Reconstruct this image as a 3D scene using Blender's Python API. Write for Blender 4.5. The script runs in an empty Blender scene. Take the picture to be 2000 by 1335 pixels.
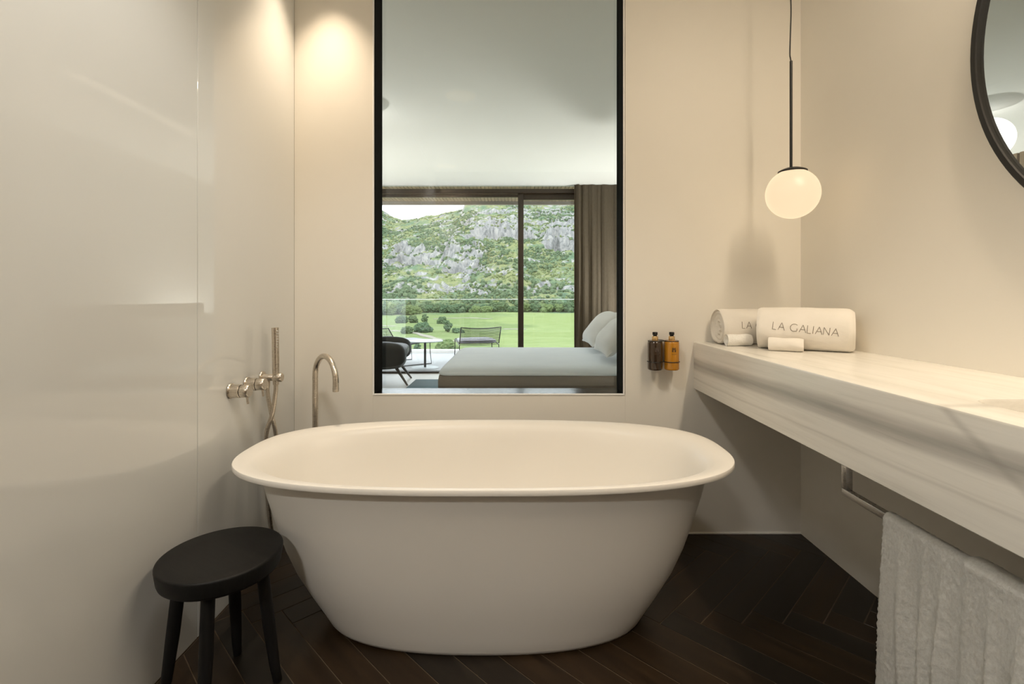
import bpy, bmesh, math, random
import numpy as np
from mathutils import Vector, Matrix
random.seed(7); np.random.seed(7)
S = bpy.context.scene
COL = S.collection

# ------------------------------------------------------------------ camera
cam = bpy.data.cameras.new('camera'); camo = bpy.data.objects.new('camera', cam); COL.objects.link(camo)
cam.sensor_width = 36.0; cam.lens = 17.37; cam.shift_x = -0.002; cam.shift_y = -0.04525
cam.clip_start = 0.02; cam.clip_end = 3000
camo.location = (0, 0, 1.0805); camo.rotation_euler = (math.pi/2, 0, 0)
S.camera = camo

# ------------------------------------------------------------------ sky, exposure
W = bpy.data.worlds.new('sky'); S.world = W; W.use_nodes = True
bg = W.node_tree.nodes['Background']
bg.inputs[0].default_value = (0.93, 0.98, 1.05, 1); bg.inputs[1].default_value = 3.5
S.view_settings.view_transform = 'Standard'; S.view_settings.look = 'None'
S.view_settings.exposure = 0.06; S.view_settings.gamma = 1.0
S.view_settings.use_curve_mapping = False
S.cycles.max_bounces = 10; S.cycles.diffuse_bounces = 6; S.cycles.glossy_bounces = 5
S.cycles.transparent_max_bounces = 12; S.cycles.caustics_reflective = False; S.cycles.caustics_refractive = False
S.cycles.sample_clamp_indirect = 4.0; S.cycles.use_denoising = True

WARM = (1.0, 0.80, 0.58)
# power of the lamps; entry, side and up are added fill
P_TAP, P_SINK, P_ENTRY, P_MID, P_SIDE, P_UPFILL = 50.0, 42.0, 275.0, 22.0, 76.0, 182.0

# ------------------------------------------------------------------ room dimensions (metres)
XL, XR, YB, YF, HC = -0.998, 1.302, 2.244, -1.6, 2.65     # bathroom
YB2 = 2.37                                                 # bedroom side of the dividing wall
BXL, BXR, YW, HB = -2.8, 2.1, 6.9, 2.595                   # bedroom
WX0, WX1, WZ0 = -0.635, 0.495, 0.636                       # inner window opening
CTX, CTZ, CBZ = 0.816, 0.871, 0.658                        # stone counter

# ------------------------------------------------------------------ materials
MATS = {}
def mat(name, color, rough=0.5, metal=0.0, spec=0.5, coat=0.0, coat_rough=0.03, build=None, **kw):
    m = bpy.data.materials.new(name); m.use_nodes = True
    nt = m.node_tree; b = nt.nodes['Principled BSDF']
    b.inputs['Base Color'].default_value = (*color, 1); b.inputs['Roughness'].default_value = rough
    b.inputs['Metallic'].default_value = metal; b.inputs['Specular IOR Level'].default_value = spec
    b.inputs['Coat Weight'].default_value = coat; b.inputs['Coat Roughness'].default_value = coat_rough
    for k, v in kw.items(): b.inputs[k.replace('_', ' ')].default_value = v
    if build: build(nt, b)
    MATS[name] = m; return m
def N(nt, t, **kw):
    n = nt.nodes.new(t)
    for k, v in kw.items():
        if k.startswith('i_'): n.inputs[k[2:].replace('_', ' ')].default_value = v
        else: setattr(n, k, v)
    return n
def coords(nt, scale=(1, 1, 1), kind='Object', loc=(0, 0, 0), rot=(0, 0, 0)):
    tc = N(nt, 'ShaderNodeTexCoord'); mp = N(nt, 'ShaderNodeMapping')
    mp.inputs['Scale'].default_value = scale; mp.inputs['Location'].default_value = loc
    mp.inputs['Rotation'].default_value = rot
    nt.links.new(tc.outputs[kind], mp.inputs[0]); return mp.outputs[0]
def noise(nt, vec, scale, detail=4.0, rough=0.55, dist=0.0):
    n = N(nt, 'ShaderNodeTexNoise'); n.inputs['Scale'].default_value = scale
    n.inputs['Detail'].default_value = detail; n.inputs['Roughness'].default_value = rough
    n.inputs['Distortion'].default_value = dist
    if vec is not None: nt.links.new(vec, n.inputs['Vector'])
    return n.outputs['Fac']
def ramp(nt, fac, stops, interp='LINEAR'):
    r = N(nt, 'ShaderNodeValToRGB'); r.color_ramp.interpolation = interp
    el = r.color_ramp.elements
    while len(el) < len(stops): el.new(0.5)
    for e, (p, c) in zip(el, stops): e.position = p; e.color = (*c, 1) if len(c) == 3 else c
    nt.links.new(fac, r.inputs[0]); return r.outputs[0]
def mix(nt, fac, a, b):
    m = N(nt, 'ShaderNodeMix', data_type='RGBA')
    for sock, val in ((m.inputs[0], fac), (m.inputs[6], a), (m.inputs[7], b)):
        if hasattr(val, 'is_output') or isinstance(val, bpy.types.NodeSocket): nt.links.new(val, sock)
        elif isinstance(val, (int, float)): sock.default_value = val
        else: sock.default_value = (*val, 1)
    return m.outputs[2]
def bump(nt, b, height, strength=0.2, dist=0.01, sock='Normal'):
    n = N(nt, 'ShaderNodeBump'); n.inputs['Strength'].default_value = strength; n.inputs['Distance'].default_value = dist
    nt.links.new(height, n.inputs['Height']); nt.links.new(n.outputs[0], b.inputs[sock])
def math_n(nt, op, a, b=None, c=None):
    m = N(nt, 'ShaderNodeMath', operation=op)
    for i, v in enumerate((a, b, c)):
        if v is None: continue
        if isinstance(v, (int, float)): m.inputs[i].default_value = v
        else: nt.links.new(v, m.inputs[i])
    return m.outputs[0]

def plaster(c, s=0.02):
    def f(nt, b):
        fac = noise(nt, coords(nt), 3.0, 3)
        nt.links.new(ramp(nt, fac, [(0.3, tuple(x*(1-s) for x in c)), (0.7, c)]), b.inputs['Base Color'])
        bump(nt, b, noise(nt, coords(nt), 220, 2), 0.04, 0.002)
    return f
M_wall = mat('warm_white_wall', (.88, .85, .785), .45, spec=.3, build=plaster((.88, .85, .785)))
M_ceil = mat('white_ceiling', (.90, .88, .84), .7, spec=.2, build=plaster((.90, .88, .84)))
M_lacq = mat('glossy_lacquer_panel', (.755, .765, .755), .5, spec=.4, coat=1.0, coat_rough=.025, Coat_IOR=1.65, build=lambda nt, b: bump(nt, b, noise(nt, coords(nt), 2.0, 1), .01, .01, 'Coat Normal'))
M_bead = mat('bright_white_bead', (.96, .96, .95), .35, build=plaster((.96, .96, .95)))
M_core = mat('grey_wall_core', (.25, .24, .22), .8, build=plaster((.25, .24, .22)))
M_bwall = mat('bedroom_white_wall', (.86, .86, .82), .7, spec=.2, build=plaster((.86, .86, .82)))
M_whitetrim = mat('white_trim', (.9, .88, .84), .4, build=plaster((.9, .88, .84)))
def tub_b(nt, b):
    fac = noise(nt, coords(nt), 2.0, 2)
    nt.links.new(ramp(nt, fac, [(.3, (.82, .79, .735)), (.7, (.84, .81, .76))]), b.inputs['Base Color'])
M_tub = mat('matt_solid_surface_white', (.84, .81, .76), .34, spec=.4, build=tub_b)
def metal_b(nt, b):
    f = noise(nt, coords(nt, (1, 1, 60)), 60, 2)
    nt.links.new(ramp(nt, f, [(.3, (.22,)*3), (.7, (.36,)*3)]), b.inputs['Roughness'])
M_nickel = mat('brushed_nickel', (.66, .60, .52), .28, metal=1, build=metal_b)
M_chrome = mat('satin_chrome', (.72, .71, .70), .22, metal=1, build=metal_b)
def black_b(nt, b):
    f = noise(nt, coords(nt), 30, 3)
    nt.links.new(ramp(nt, f, [(.3, (.005, .005, .004)), (.8, (.009, .008, .007))]), b.inputs['Base Color'])
M_black = mat('black_metal', (.01, .009, .008), .4, build=black_b)
def stool_b(nt, b):
    f = noise(nt, coords(nt, (1, 8, 1)), 14, 5)
    nt.links.new(ramp(nt, f, [(.3, (.0050, .0048, .0046)), (.75, (.0095, .009, .0085))]), b.inputs['Base Color'])
    bump(nt, b, f, .05, .002)
M_stool = mat('black_stained_wood', (.008, .0075, .007), .5, spec=.2, build=stool_b)
M_frame = mat('dark_bronze_frame', (.006, .0045, .003), .85, spec=.08, build=black_b)
M_bronze = mat('bronze_window_frame', (.03, .019, .010), .45, build=lambda nt, b: nt.links.new(ramp(nt, noise(nt, coords(nt), 20, 2), [(.3, (.026, .016, .008)), (.7, (.036, .023, .012))]), b.inputs['Base Color']))
def tile_b(nt, b):
    oi = N(nt, 'ShaderNodeObjectInfo')
    vec = coords(nt, (3, 26, 26))
    add = N(nt, 'ShaderNodeVectorMath', operation='ADD'); nt.links.new(vec, add.inputs[0])
    cx = N(nt, 'ShaderNodeCombineXYZ'); m9 = math_n(nt, 'MULTIPLY', oi.outputs['Random'], 90.0)
    nt.links.new(m9, cx.inputs[0]); nt.links.new(m9, cx.inputs[1]); nt.links.new(cx.outputs[0], add.inputs[1])
    f = noise(nt, add.outputs[0], 1.0, 5, .6, .4)
    c1 = ramp(nt, f, [(.3, (.014, .0075, .003)), (.55, (.025, .0135, .0055)), (.8, (.040, .022, .009))])
    c2 = ramp(nt, f, [(.3, (.010, .0075, .0055)), (.8, (.020, .0155, .011))])
    nt.links.new(mix(nt, oi.outputs['Random'], c1, c2), b.inputs['Base Color'])
    nt.links.new(ramp(nt, f, [(.2, (.30,)*3), (.8, (.46,)*3)]), b.inputs['Roughness'])
    bump(nt, b, f, .05, .003)
M_tile = mat('dark_brown_floor_tile', (.035, .026, .017), .4, spec=.28, build=tile_b)
M_grout = mat('brown_grout', (.10, .072, .045), .9, build=plaster((.10, .072, .045), .3))
def marble_b(nt, b):
    tc = N(nt, 'ShaderNodeTexCoord'); sx = N(nt, 'ShaderNodeSeparateXYZ'); nt.links.new(tc.outputs['Object'], sx.inputs[0])
    x, y, z = sx.outputs
    w1 = noise(nt, coords(nt, (1, 1.0, .6)), 1.7, 3, .45)
    fine = noise(nt, coords(nt, (9, 1.0, 26)), 3.0, 5, .62, .5)
    base = ramp(nt, fine, [(.25, (.70, .675, .615)), (.5, (.78, .755, .695)), (.8, (.82, .795, .735))])
    d = math_n(nt, 'ADD', math_n(nt, 'SUBTRACT', z, .800), math_n(nt, 'MULTIPLY', math_n(nt, 'SUBTRACT', w1, .5), .05))
    d = math_n(nt, 'ADD', d, math_n(nt, 'MULTIPLY', y, .010))
    band = ramp(nt, math_n(nt, 'ABSOLUTE', math_n(nt, 'MULTIPLY', d, 22.0)), [(0.0, (.75,)*3), (.35, (.5,)*3), (.8, (.0,)*3)], 'EASE')
    c = mix(nt, band, base, ramp(nt, fine, [(.3, (.235, .225, .205)), (.75, (.36, .345, .315))]))
    d2 = math_n(nt, 'ADD', math_n(nt, 'SUBTRACT', z, math_n(nt, 'MULTIPLY', y, .70)), math_n(nt, 'MULTIPLY', math_n(nt, 'SUBTRACT', w1, .5), .14))
    d2 = math_n(nt, 'SUBTRACT', d2, .195)
    v2 = ramp(nt, math_n(nt, 'ABSOLUTE', math_n(nt, 'MULTIPLY', d2, 40.0)), [(0.0, (.32,)*3), (.7, (.0,)*3)], 'EASE')
    c = mix(nt, v2, c, (.30, .28, .25))
    d3 = math_n(nt, 'ADD', math_n(nt, 'SUBTRACT', z, .712), math_n(nt, 'MULTIPLY', math_n(nt, 'SUBTRACT', w1, .5), .05))
    v3 = ramp(nt, math_n(nt, 'ABSOLUTE', math_n(nt, 'MULTIPLY', d3, 90.0)), [(0.0, (.24,)*3), (.6, (.0,)*3)], 'EASE')
    c = mix(nt, v3, c, (.36, .34, .30))
    nt.links.new(c, b.inputs['Base Color'])
M_marble = mat('veined_pale_marble', (.75, .7, .62), .22, spec=.45, build=marble_b)
def terry_b(nt, b):
    bump(nt, b, noise(nt, coords(nt), 260, 3, .75), .25, .004)
    f = noise(nt, coords(nt), 190, 4, .75)
    nt.links.new(ramp(nt, f, [(.3, (.82, .80, .75)), (.6, (.95, .94, .90))]), b.inputs['Base Color'])
M_terry = mat('white_terry', (.82, .78, .71), .95, spec=.05, build=terry_b, Sheen_Weight=.3)
def cotton_b(nt, b):
    bump(nt, b, noise(nt, coords(nt), 60, 4, .6), .22, .004)
    nt.links.new(ramp(nt, noise(nt, coords(nt), 12, 3), [(.3, (.80, .765, .70)), (.7, (.84, .80, .74))]), b.inputs['Base Color'])
M_cotton = mat('white_waffle_cotton', (.84, .8, .74), .9, spec=.1, build=cotton_b)
M_thread = mat('taupe_embroidery', (.16, .125, .09), .8, build=plaster((.16, .125, .09), .1))
M_navy = mat('dark_thread', (.03, .03, .035), .8, build=plaster((.03, .03, .035), .1))
def glass_mat(name, tint=(1, 1, 1), ior=1.5, boost=1.0):
    m = bpy.data.materials.new(name); m.use_nodes = True; nt = m.node_tree; nt.nodes.clear()
    o = N(nt, 'ShaderNodeOutputMaterial'); t = N(nt, 'ShaderNodeBsdfTransparent'); g = N(nt, 'ShaderNodeBsdfGlossy')
    t.inputs[0].default_value = (*tint, 1); g.inputs['Roughness'].default_value = 0.0
    fr = N(nt, 'ShaderNodeFresnel'); ge = N(nt, 'ShaderNodeNewGeometry')
    nt.links.new(math_n(nt, 'ADD', ior, math_n(nt, 'MULTIPLY', ge.outputs['Backfacing'], 1/ior-ior)), fr.inputs[0])   # same reflectance from both faces
    mx = N(nt, 'ShaderNodeMixShader')
    nt.links.new(math_n(nt, 'MULTIPLY', fr.outputs[0], boost), mx.inputs[0])
    nt.links.new(t.outputs[0], mx.inputs[1]); nt.links.new(g.outputs[0], mx.inputs[2]); nt.links.new(mx.outputs[0], o.inputs[0])
    MATS[name] = m; return m
M_glass = glass_mat('clear_glass', (.985, .995, .99))
M_glass_out = glass_mat('balustrade_glass', (.96, .985, .975))
def mirror_mat(name):
    m = bpy.data.materials.new(name); m.use_nodes = True; nt = m.node_tree; nt.nodes.clear()
    o = N(nt, 'ShaderNodeOutputMaterial'); g = N(nt, 'ShaderNodeBsdfGlossy'); g.inputs['Roughness'].default_value = 0.0
    nt.links.new(ramp(nt, noise(nt, coords(nt), 1, 1), [(0, (.88, .90, .885)), (1, (.89, .905, .89))]), g.inputs[0]); nt.links.new(g.outputs[0], o.inputs[0])
    MATS[name] = m; return m
M_mirror = mirror_mat('mirror_glass')
def emit(name, color, strength):
    m = bpy.data.materials.new(name); m.use_nodes = True; nt = m.node_tree; b = nt.nodes['Principled BSDF']
    b.inputs['Base Color'].default_value = (.10, .095, .09, 1); b.inputs['Emission Color'].default_value = (*color, 1)
    b.inputs['Emission Strength'].default_value = strength; b.inputs['Roughness'].default_value = .4
    MATS[name] = m; return m
M_globe = emit('opal_globe', (1.0, .755, .48), .92)
M_lantern = emit('white_opal_lamp', (1.0, .97, .93), 1.6)
M_lens = emit('downlight_lens', (1.0, .80, .52), 1.0)
M_brown = mat('dark_brown_bottle', (.035, .018, .008), .15, coat=.6, build=lambda nt, b: nt.links.new(ramp(nt, noise(nt, coords(nt, (1, 1, .2)), 60, 2), [(.3, (.028, .014, .006)), (.7, (.05, .027, .012))]), b.inputs['Base Color']))
M_amber = mat('amber_bottle', (.52, .22, .014), .2, coat=.5, build=lambda nt, b: nt.links.new(ramp(nt, noise(nt, coords(nt, (1, 1, .2)), 40, 2), [(.3, (.48, .20, .012)), (.7, (.58, .26, .02))]), b.inputs['Base Color']))
M_gold = mat('pale_gold_collar', (.75, .52, .25), .3, metal=.7, build=metal_b)
M_print = mat('dark_print', (.05, .028, .01), .6, build=black_b)
M_print2 = mat('grey_print', (.09, .065, .055), .5, build=lambda nt, b: nt.links.new(ramp(nt, noise(nt, coords(nt), 20, 2), [(0, (.08, .058, .05)), (1, (.10, .07, .06))]), b.inputs['Base Color']))
def fabric(c1, c2, sc=90, bs=.15, st=(1, 1, 1)):
    def f(nt, b):
        n = noise(nt, coords(nt, st), sc, 4, .6)
        nt.links.new(ramp(nt, n, [(.3, c1), (.7, c2)]), b.inputs['Base Color']); bump(nt, b, n, bs, .004)
    return f
M_bed = mat('daylit_grey_bedspread', (.84, .90, .96), .9, spec=.1, build=fabric((.82, .88, .94), (.86, .92, .97), 6, .06))  # blue of the daylight is mixed into the cover colour
M_bedbase = mat('bed_base_fabric', (.20, .17, .14), .9, spec=.1, build=fabric((.185, .157, .128), (.215, .183, .152), 120))
M_pillow = mat('white_pillow_cotton', (.78, .78, .76), .9, spec=.1, build=fabric((.76, .76, .74), (.80, .80, .78), 8, .2))
M_curtain = mat('taupe_linen', (.19, .155, .115), .9, spec=.1, build=fabric((.17, .138, .10), (.215, .178, .134), 140, .1, (1, 1, .15)))
M_rug = mat('blue_grey_rug', (.14, .20, .225), .95, spec=.05, build=fabric((.12, .175, .20), (.165, .225, .25), 150, .5))
M_bfloor = mat('pale_bedroom_floor', (.62, .61, .57), .35, build=fabric((.60, .59, .55), (.65, .64, .60), 4, .01))
M_leather = mat('dark_petrol_leather', (.008, .012, .013), .45, spec=.3, build=fabric((.006, .009, .010), (.011, .016, .017), 60, .1))
M_terrace = mat('pale_terrace_stone', (.42, .42, .42), .6, build=fabric((.40, .40, .40), (.45, .45, .45), 9, .03))
def wood_b(c1, c2, st):
    def f(nt, b):
        oi = N(nt, 'ShaderNodeObjectInfo'); n = noise(nt, coords(nt, st), 8, 5, .6, .5)
        c = ramp(nt, n, [(.3, c1), (.7, c2)])
        nt.links.new(mix(nt, math_n(nt, 'MULTIPLY', oi.outputs['Random'], .5), c, tuple(.55*v for v in c1)), b.inputs['Base Color'])
    return f
M_soffit = mat('soffit_timber', (.26, .18, .09), .7, build=wood_b((.20, .13, .06), (.30, .21, .11), (12, .6, 12)))
M_fascia = mat('weathered_fascia', (.3, .26, .2), .7, build=fabric((.27, .235, .18), (.33, .29, .23), 10, .02))
M_slat = mat('oak_wall_slats', (.26, .18, .11), .6, build=wood_b((.22, .15, .09), (.32, .23, .14), (12, 12, .6)))
M_greycush = mat('grey_outdoor_cushion', (.42, .42, .44), .9, build=fabric((.40, .40, .42), (.46, .46, .48), 120))
M_tabletop = mat('pale_table_top', (.52, .55, .56), .35, build=fabric((.5, .53, .54), (.55, .58, .59), 5, .01))

# ------------------------------------------------------------------ mesh helpers
def new_obj(name, data, parent=None):
    o = bpy.data.objects.new(name, data); COL.objects.link(o)
    if parent is not None: o.parent = parent
    return o
def finish(bm, smooth=True, ang=38):
    bmesh.ops.recalc_face_normals(bm, faces=bm.faces)
    if smooth:
        a = math.radians(ang)
        for f in bm.faces: f.smooth = True
        for e in bm.edges:
            if len(e.link_faces) == 2 and e.calc_face_angle(0) > a: e.smooth = False
def obj(name, bm, material, parent=None, smooth=True, loc=None, rotz=0.0, ang=38):
    finish(bm, smooth, ang)
    me = bpy.data.meshes.new(name); bm.to_mesh(me); bm.free()
    me.materials.append(material)
    o = new_obj(name, me, parent)
    if loc is not None: o.location = loc
    o.rotation_euler.z = rotz
    return o
def tag(o, label=None, cat=None, group=None, kind=None):
    if label: o['label'] = label
    if cat: o['category'] = cat
    if group: o['group'] = group
    if kind: o['kind'] = kind
    return o
def thing(name, label, cat, loc=(0, 0, 0), rotz=0.0, group=None):
    o = bpy.data.objects.new(name, None); COL.objects.link(o); o.empty_display_size = .05
    o.location = loc; o.rotation_euler.z = rotz
    return tag(o, label, cat, group)
def struct(name, bm, material, label=None, smooth=False):
    o = obj(name, bm, material, None, smooth); o['kind'] = 'structure'
    if label: o['label'] = label
    return o
def copy_tree(o, parent=None):
    c = o.copy(); COL.objects.link(c); c.parent = parent
    for ch in list(o.children): copy_tree(ch, c)
    return c
def box(bm, x0, x1, y0, y1, z0, z1, bev=0.0, seg=2):
    vs = [bm.verts.new((x, y, z)) for x in (x0, x1) for y in (y0, y1) for z in (z0, z1)]
    fs = [(0, 1, 3, 2), (4, 6, 7, 5), (0, 4, 5, 1), (2, 3, 7, 6), (0, 2, 6, 4), (1, 5, 7, 3)]
    faces = [bm.faces.new([vs[i] for i in f]) for f in fs]
    if bev > 0:
        es = list({e for f in faces for e in f.edges})
        bmesh.ops.bevel(bm, geom=es, offset=bev, segments=seg, profile=.5, affect='EDGES')
    return bm
def BX(*a, **k): return box(bmesh.new(), *a, **k)
def lathe(bm, prof, seg=32, axis='Z', origin=(0, 0, 0), M=None):
    """prof: list of (radius, height)."""
    rings = []
    o = Vector(origin)
    def P(r, h, t):
        c, s = math.cos(t)*r, math.sin(t)*r
        v = {'Z': Vector((c, s, h)), 'X': Vector((h, c, s)), 'Y': Vector((c, h, s))}[axis]
        if M is not None: v = M @ v
        return v + o
    for r, h in prof:
        if r < 1e-6: rings.append([bm.verts.new(P(0, h, 0))])
        else: rings.append([bm.verts.new(P(r, h, 2*math.pi*i/seg)) for i in range(seg)])
    for a, b in zip(rings, rings[1:]):
        if len(a) == 1 and len(b) == 1: continue
        for i in range(seg):
            j = (i+1) % seg
            if len(a) == 1: bm.faces.new((a[0], b[i], b[j]))
            elif len(b) == 1: bm.faces.new((a[i], a[j], b[0]))
            else: bm.faces.new((a[i], a[j], b[j], b[i]))
    return bm
def LT(*a, **k): return lathe(bmesh.new(), *a, **k)
def spline(pts, n=8):
    pts = [Vector(p) for p in pts]; out = []
    for i in range(len(pts)-1):
        p0 = pts[max(i-1, 0)]; p1 = pts[i]; p2 = pts[i+1]; p3 = pts[min(i+2, len(pts)-1)]
        for k in range(n):
            t = k/n
            out.append(.5*((2*p1)+(p2-p0)*t+(2*p0-5*p1+4*p2-p3)*t*t+(3*p1-p0-3*p2+p3)*t**3))
    out.append(pts[-1]); return out
def tube(bm, pts, r, seg=10, closed=False, caps=True):
    pts = [Vector(p) for p in pts]; n = len(pts); rings = []
    T = []
    for i in range(n):
        a = pts[(i-1) % n] if closed else pts[max(i-1, 0)]; b = pts[(i+1) % n] if closed else pts[min(i+1, n-1)]
        T.append((b-a).normalized())
    up = Vector((0, 0, 1)) if abs(T[0].z) < .9 else Vector((1, 0, 0))
    nrm = T[0].cross(up).normalized()
    for i in range(n):
        if i: 
            nrm = nrm - T[i]*nrm.dot(T[i]); nrm.normalize()
        bi = T[i].cross(nrm)
        rr = r[i] if isinstance(r, (list, tuple)) else r
        rings.append([bm.verts.new(pts[i]+(nrm*math.cos(2*math.pi*k/seg)+bi*math.sin(2*math.pi*k/seg))*rr) for k in range(seg)])
    m = n if closed else n-1
    for i in range(m):
        a, b = rings[i], rings[(i+1) % n]
        for k in range(seg):
            j = (k+1) % seg; bm.faces.new((a[k], a[j], b[j], b[k]))
    if caps and not closed:
        bm.faces.new(rings[0]); bm.faces.new(rings[-1][::-1])
    return bm
def TB(*a, **k): return tube(bmesh.new(), *a, **k)
def grid(bm, rows):
    """rows: list of lists of coordinates."""
    V = [[bm.verts.new(p) for p in r] for r in rows]
    for a, b in zip(V, V[1:]):
        for i in range(len(a)-1): bm.faces.new((a[i], a[i+1], b[i+1], b[i]))
    return bm
def loft(bm, rings, close_ends=True):
    V = [[bm.verts.new(p) for p in r] for r in rings]
    for a, b in zip(V, V[1:]):
        n = len(a)
        for i in range(n): bm.faces.new((a[i], a[(i+1) % n], b[(i+1) % n], b[i]))
    if close_ends:
        bm.faces.new(V[0][::-1]); bm.faces.new(V[-1])
    return bm
def sup(a, b, n, k, seg, cx=0, cy=0):
    t = 2*math.pi*k/seg; c, s = math.cos(t), math.sin(t)
    return cx+a*math.copysign(abs(c)**(2/n), c), cy+b*math.copysign(abs(s)**(2/n), s)

# ================================================================== SETTING: BATHROOM
f = struct('floor', BX(XL-.1, XR+.1, YF-.1, YB, -.12, -.0012), M_grout, 'dark brown herringbone tiled bathroom floor')
TW, TL, GAP = 0.0952, 0.5712, 0.0014
R2 = math.sqrt(.5)
def uv2xy(u, v): return ((u-v)*R2, (u+v)*R2)
def clip_poly(P):
    for ax, lim, sgn in ((0, XL+.002, 1), (0, XR-.002, -1), (1, YF, 1), (1, YB-.003, -1)):
        out = []
        for i in range(len(P)):
            a, b = P[i], P[(i+1) % len(P)]; da, db = sgn*(a[ax]-lim), sgn*(b[ax]-lim)
            if da >= 0: out.append(a)
            if (da >= 0) != (db >= 0):
                t = da/(da-db); out.append((a[0]+(b[0]-a[0])*t, a[1]+(b[1]-a[1])*t))
        P = out
        if len(P) < 3: return []
    return P
def tile_mesh(poly):
    bm = bmesh.new(); n = len(poly); cx = sum(p[0] for p in poly)/n; cy = sum(p[1] for p in poly)/n
    rings = []
    for z, k in ((-.0015, 1.0), (-.0008, 1.0), (0.0, None)):
        ring = []
        for x, y in poly:
            if k is None:
                d = math.hypot(x-cx, y-cy) or 1; q = max(0, 1-.0014/d); ring.append((cx+(x-cx)*q, cy+(y-cy)*q, z))
            else: ring.append((x, y, z))
        rings.append(ring)
    return loft(bm, rings)
full = {}
def area(P): return .5*abs(sum(P[i][0]*P[(i+1) % len(P)][1]-P[(i+1) % len(P)][0]*P[i][1] for i in range(len(P))))
U0, V0 = 1.777, 0.622
for m in range(-5, 6):
    for k in range(-34, 34):
        for kind in ('H', 'V'):
            if kind == 'H': x0, x1, y0, y1 = k*TW, k*TW+TL, k*TW, (k+1)*TW
            else: x0, x1, y0, y1 = k*TW+TL, (k+1)*TW+TL, (k+1)*TW-TL, (k+1)*TW
            x0 += m*TL; x1 += m*TL; y0 -= m*TL; y1 -= m*TL
            u0, u1, v0, v1 = U0+x0+GAP, U0+x1-GAP, V0-y1+GAP, V0-y0-GAP
            P = [uv2xy(u, v) for u, v in ((u0, v0), (u1, v0), (u1, v1), (u0, v1))]
            Q = clip_poly(P)
            if len(Q) < 3 or area(Q) < .0004: continue
            c = uv2xy((u0+u1)/2, (v0+v1)/2); rot = math.pi/4 if kind == 'H' else 3*math.pi/4
            if abs(area(Q)-area(P)) < 1e-6:
                if 'm' not in full:
                    hw, hl = (TW-2*GAP)/2, (TL-2*GAP)/2
                    o = obj('tile', tile_mesh([(-hl, -hw), (hl, -hw), (hl, hw), (-hl, hw)]), M_tile, f, False); full['m'] = o.data
                else: o = new_obj('tile', full['m'], f)
            else:
                cr, sr = math.cos(-rot), math.sin(-rot)
                L = [((x-c[0])*cr-(y-c[1])*sr, (x-c[0])*sr+(y-c[1])*cr) for x, y in Q]
                o = obj('tile', tile_mesh(L), M_tile, f, False)
            o.location = (c[0], c[1], 0); o.rotation_euler.z = rot

wl = struct('wall_left', BX(XL-.16, XL-.014, YF, YB2+.0, 0, HC), M_core, 'left bathroom wall clad in tall glossy off-white panels')
SEAM = 1.558
for y0, y1 in ((SEAM+.0012, YB-.0004), (.25, SEAM-.0012), (YF, .2476)):
    obj('panel', BX(XL-.014, XL, y0, y1, .003, HC, bev=.0012, seg=1), M_lacq, wl, False)
wb = struct('wall_back', BX(WX1+.006, XR+.15, YB+.012, YB2, 0, HC), M_wall, 'warm white back wall around the tall inner window')
bm = bmesh.new(); box(bm, XL, WX0-.006, YB+.012, YB2, 0, HC); box(bm, WX0-.006, WX1+.006, YB+.012, YB2, 0, WZ0-.006)
obj('wall_core', bm, M_wall, wb, False)
for x0, x1, z1 in ((XL+.0003, WX0-.0064, HC), (WX0-.006, WX1+.0095, WZ0-.006), (WX1+.0100, XR, HC)):
    obj('panel', BX(x0, x1, YB, YB+.012, .003, z1), M_wall, wb, False)
struct('wall_right', BX(XR, XR+.15, YF, YB+.012, 0, HC), M_wall, 'warm white right wall above the stone counter')
struct('wall_front', BX(XL-.16, XR+.15, YF-.15, YF, 0, HC), M_slat)
struct('ceiling', BX(XL-.16, XR+.15, YF-.15, YB2, HC, HC+.1), M_ceil, 'white bathroom ceiling')
tr = struct('trim_1', BX(XL+.002, XR-.001, YB-.004, YB, .0005, .006), M_whitetrim, 'thin pale sealant line along the foot of the back wall')

# inner window: white bead, dark reveal, glass
w1 = struct('window_1', BX(WX0-.006, WX0+.002, YB+.002, YB2+.004, WZ0, HC), M_frame, 'tall frameless-looking inner window with dark reveal and white bead')
obj('jamb', BX(WX1-.002, WX1+.006, YB+.002, YB2+.004, WZ0, HC), M_frame, w1, False)
M_sill = mat('dark_gloss_sill', (.03, .028, .025), .18, build=black_b)
obj('sill', BX(WX0-.006, WX1+.006, YB+.002, YB2+.004, WZ0-.006, WZ0), M_sill, w1, False)
for a in ((WX0-.0075, WX0, YB-.004, YB+.004, WZ0-.0075, HC), (WX1, WX1+.0075, YB-.004, YB+.004, WZ0-.0075, HC), (WX0, WX1, YB-.004, YB+.004, WZ0-.0075, WZ0)):
    obj('bead', BX(*a, bev=.0015, seg=1), M_bead, w1, False)
obj('pane', BX(WX0+.002, WX1-.002, YB2-.030, YB2-.022, WZ0, HC), M_glass, w1, False)

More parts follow.
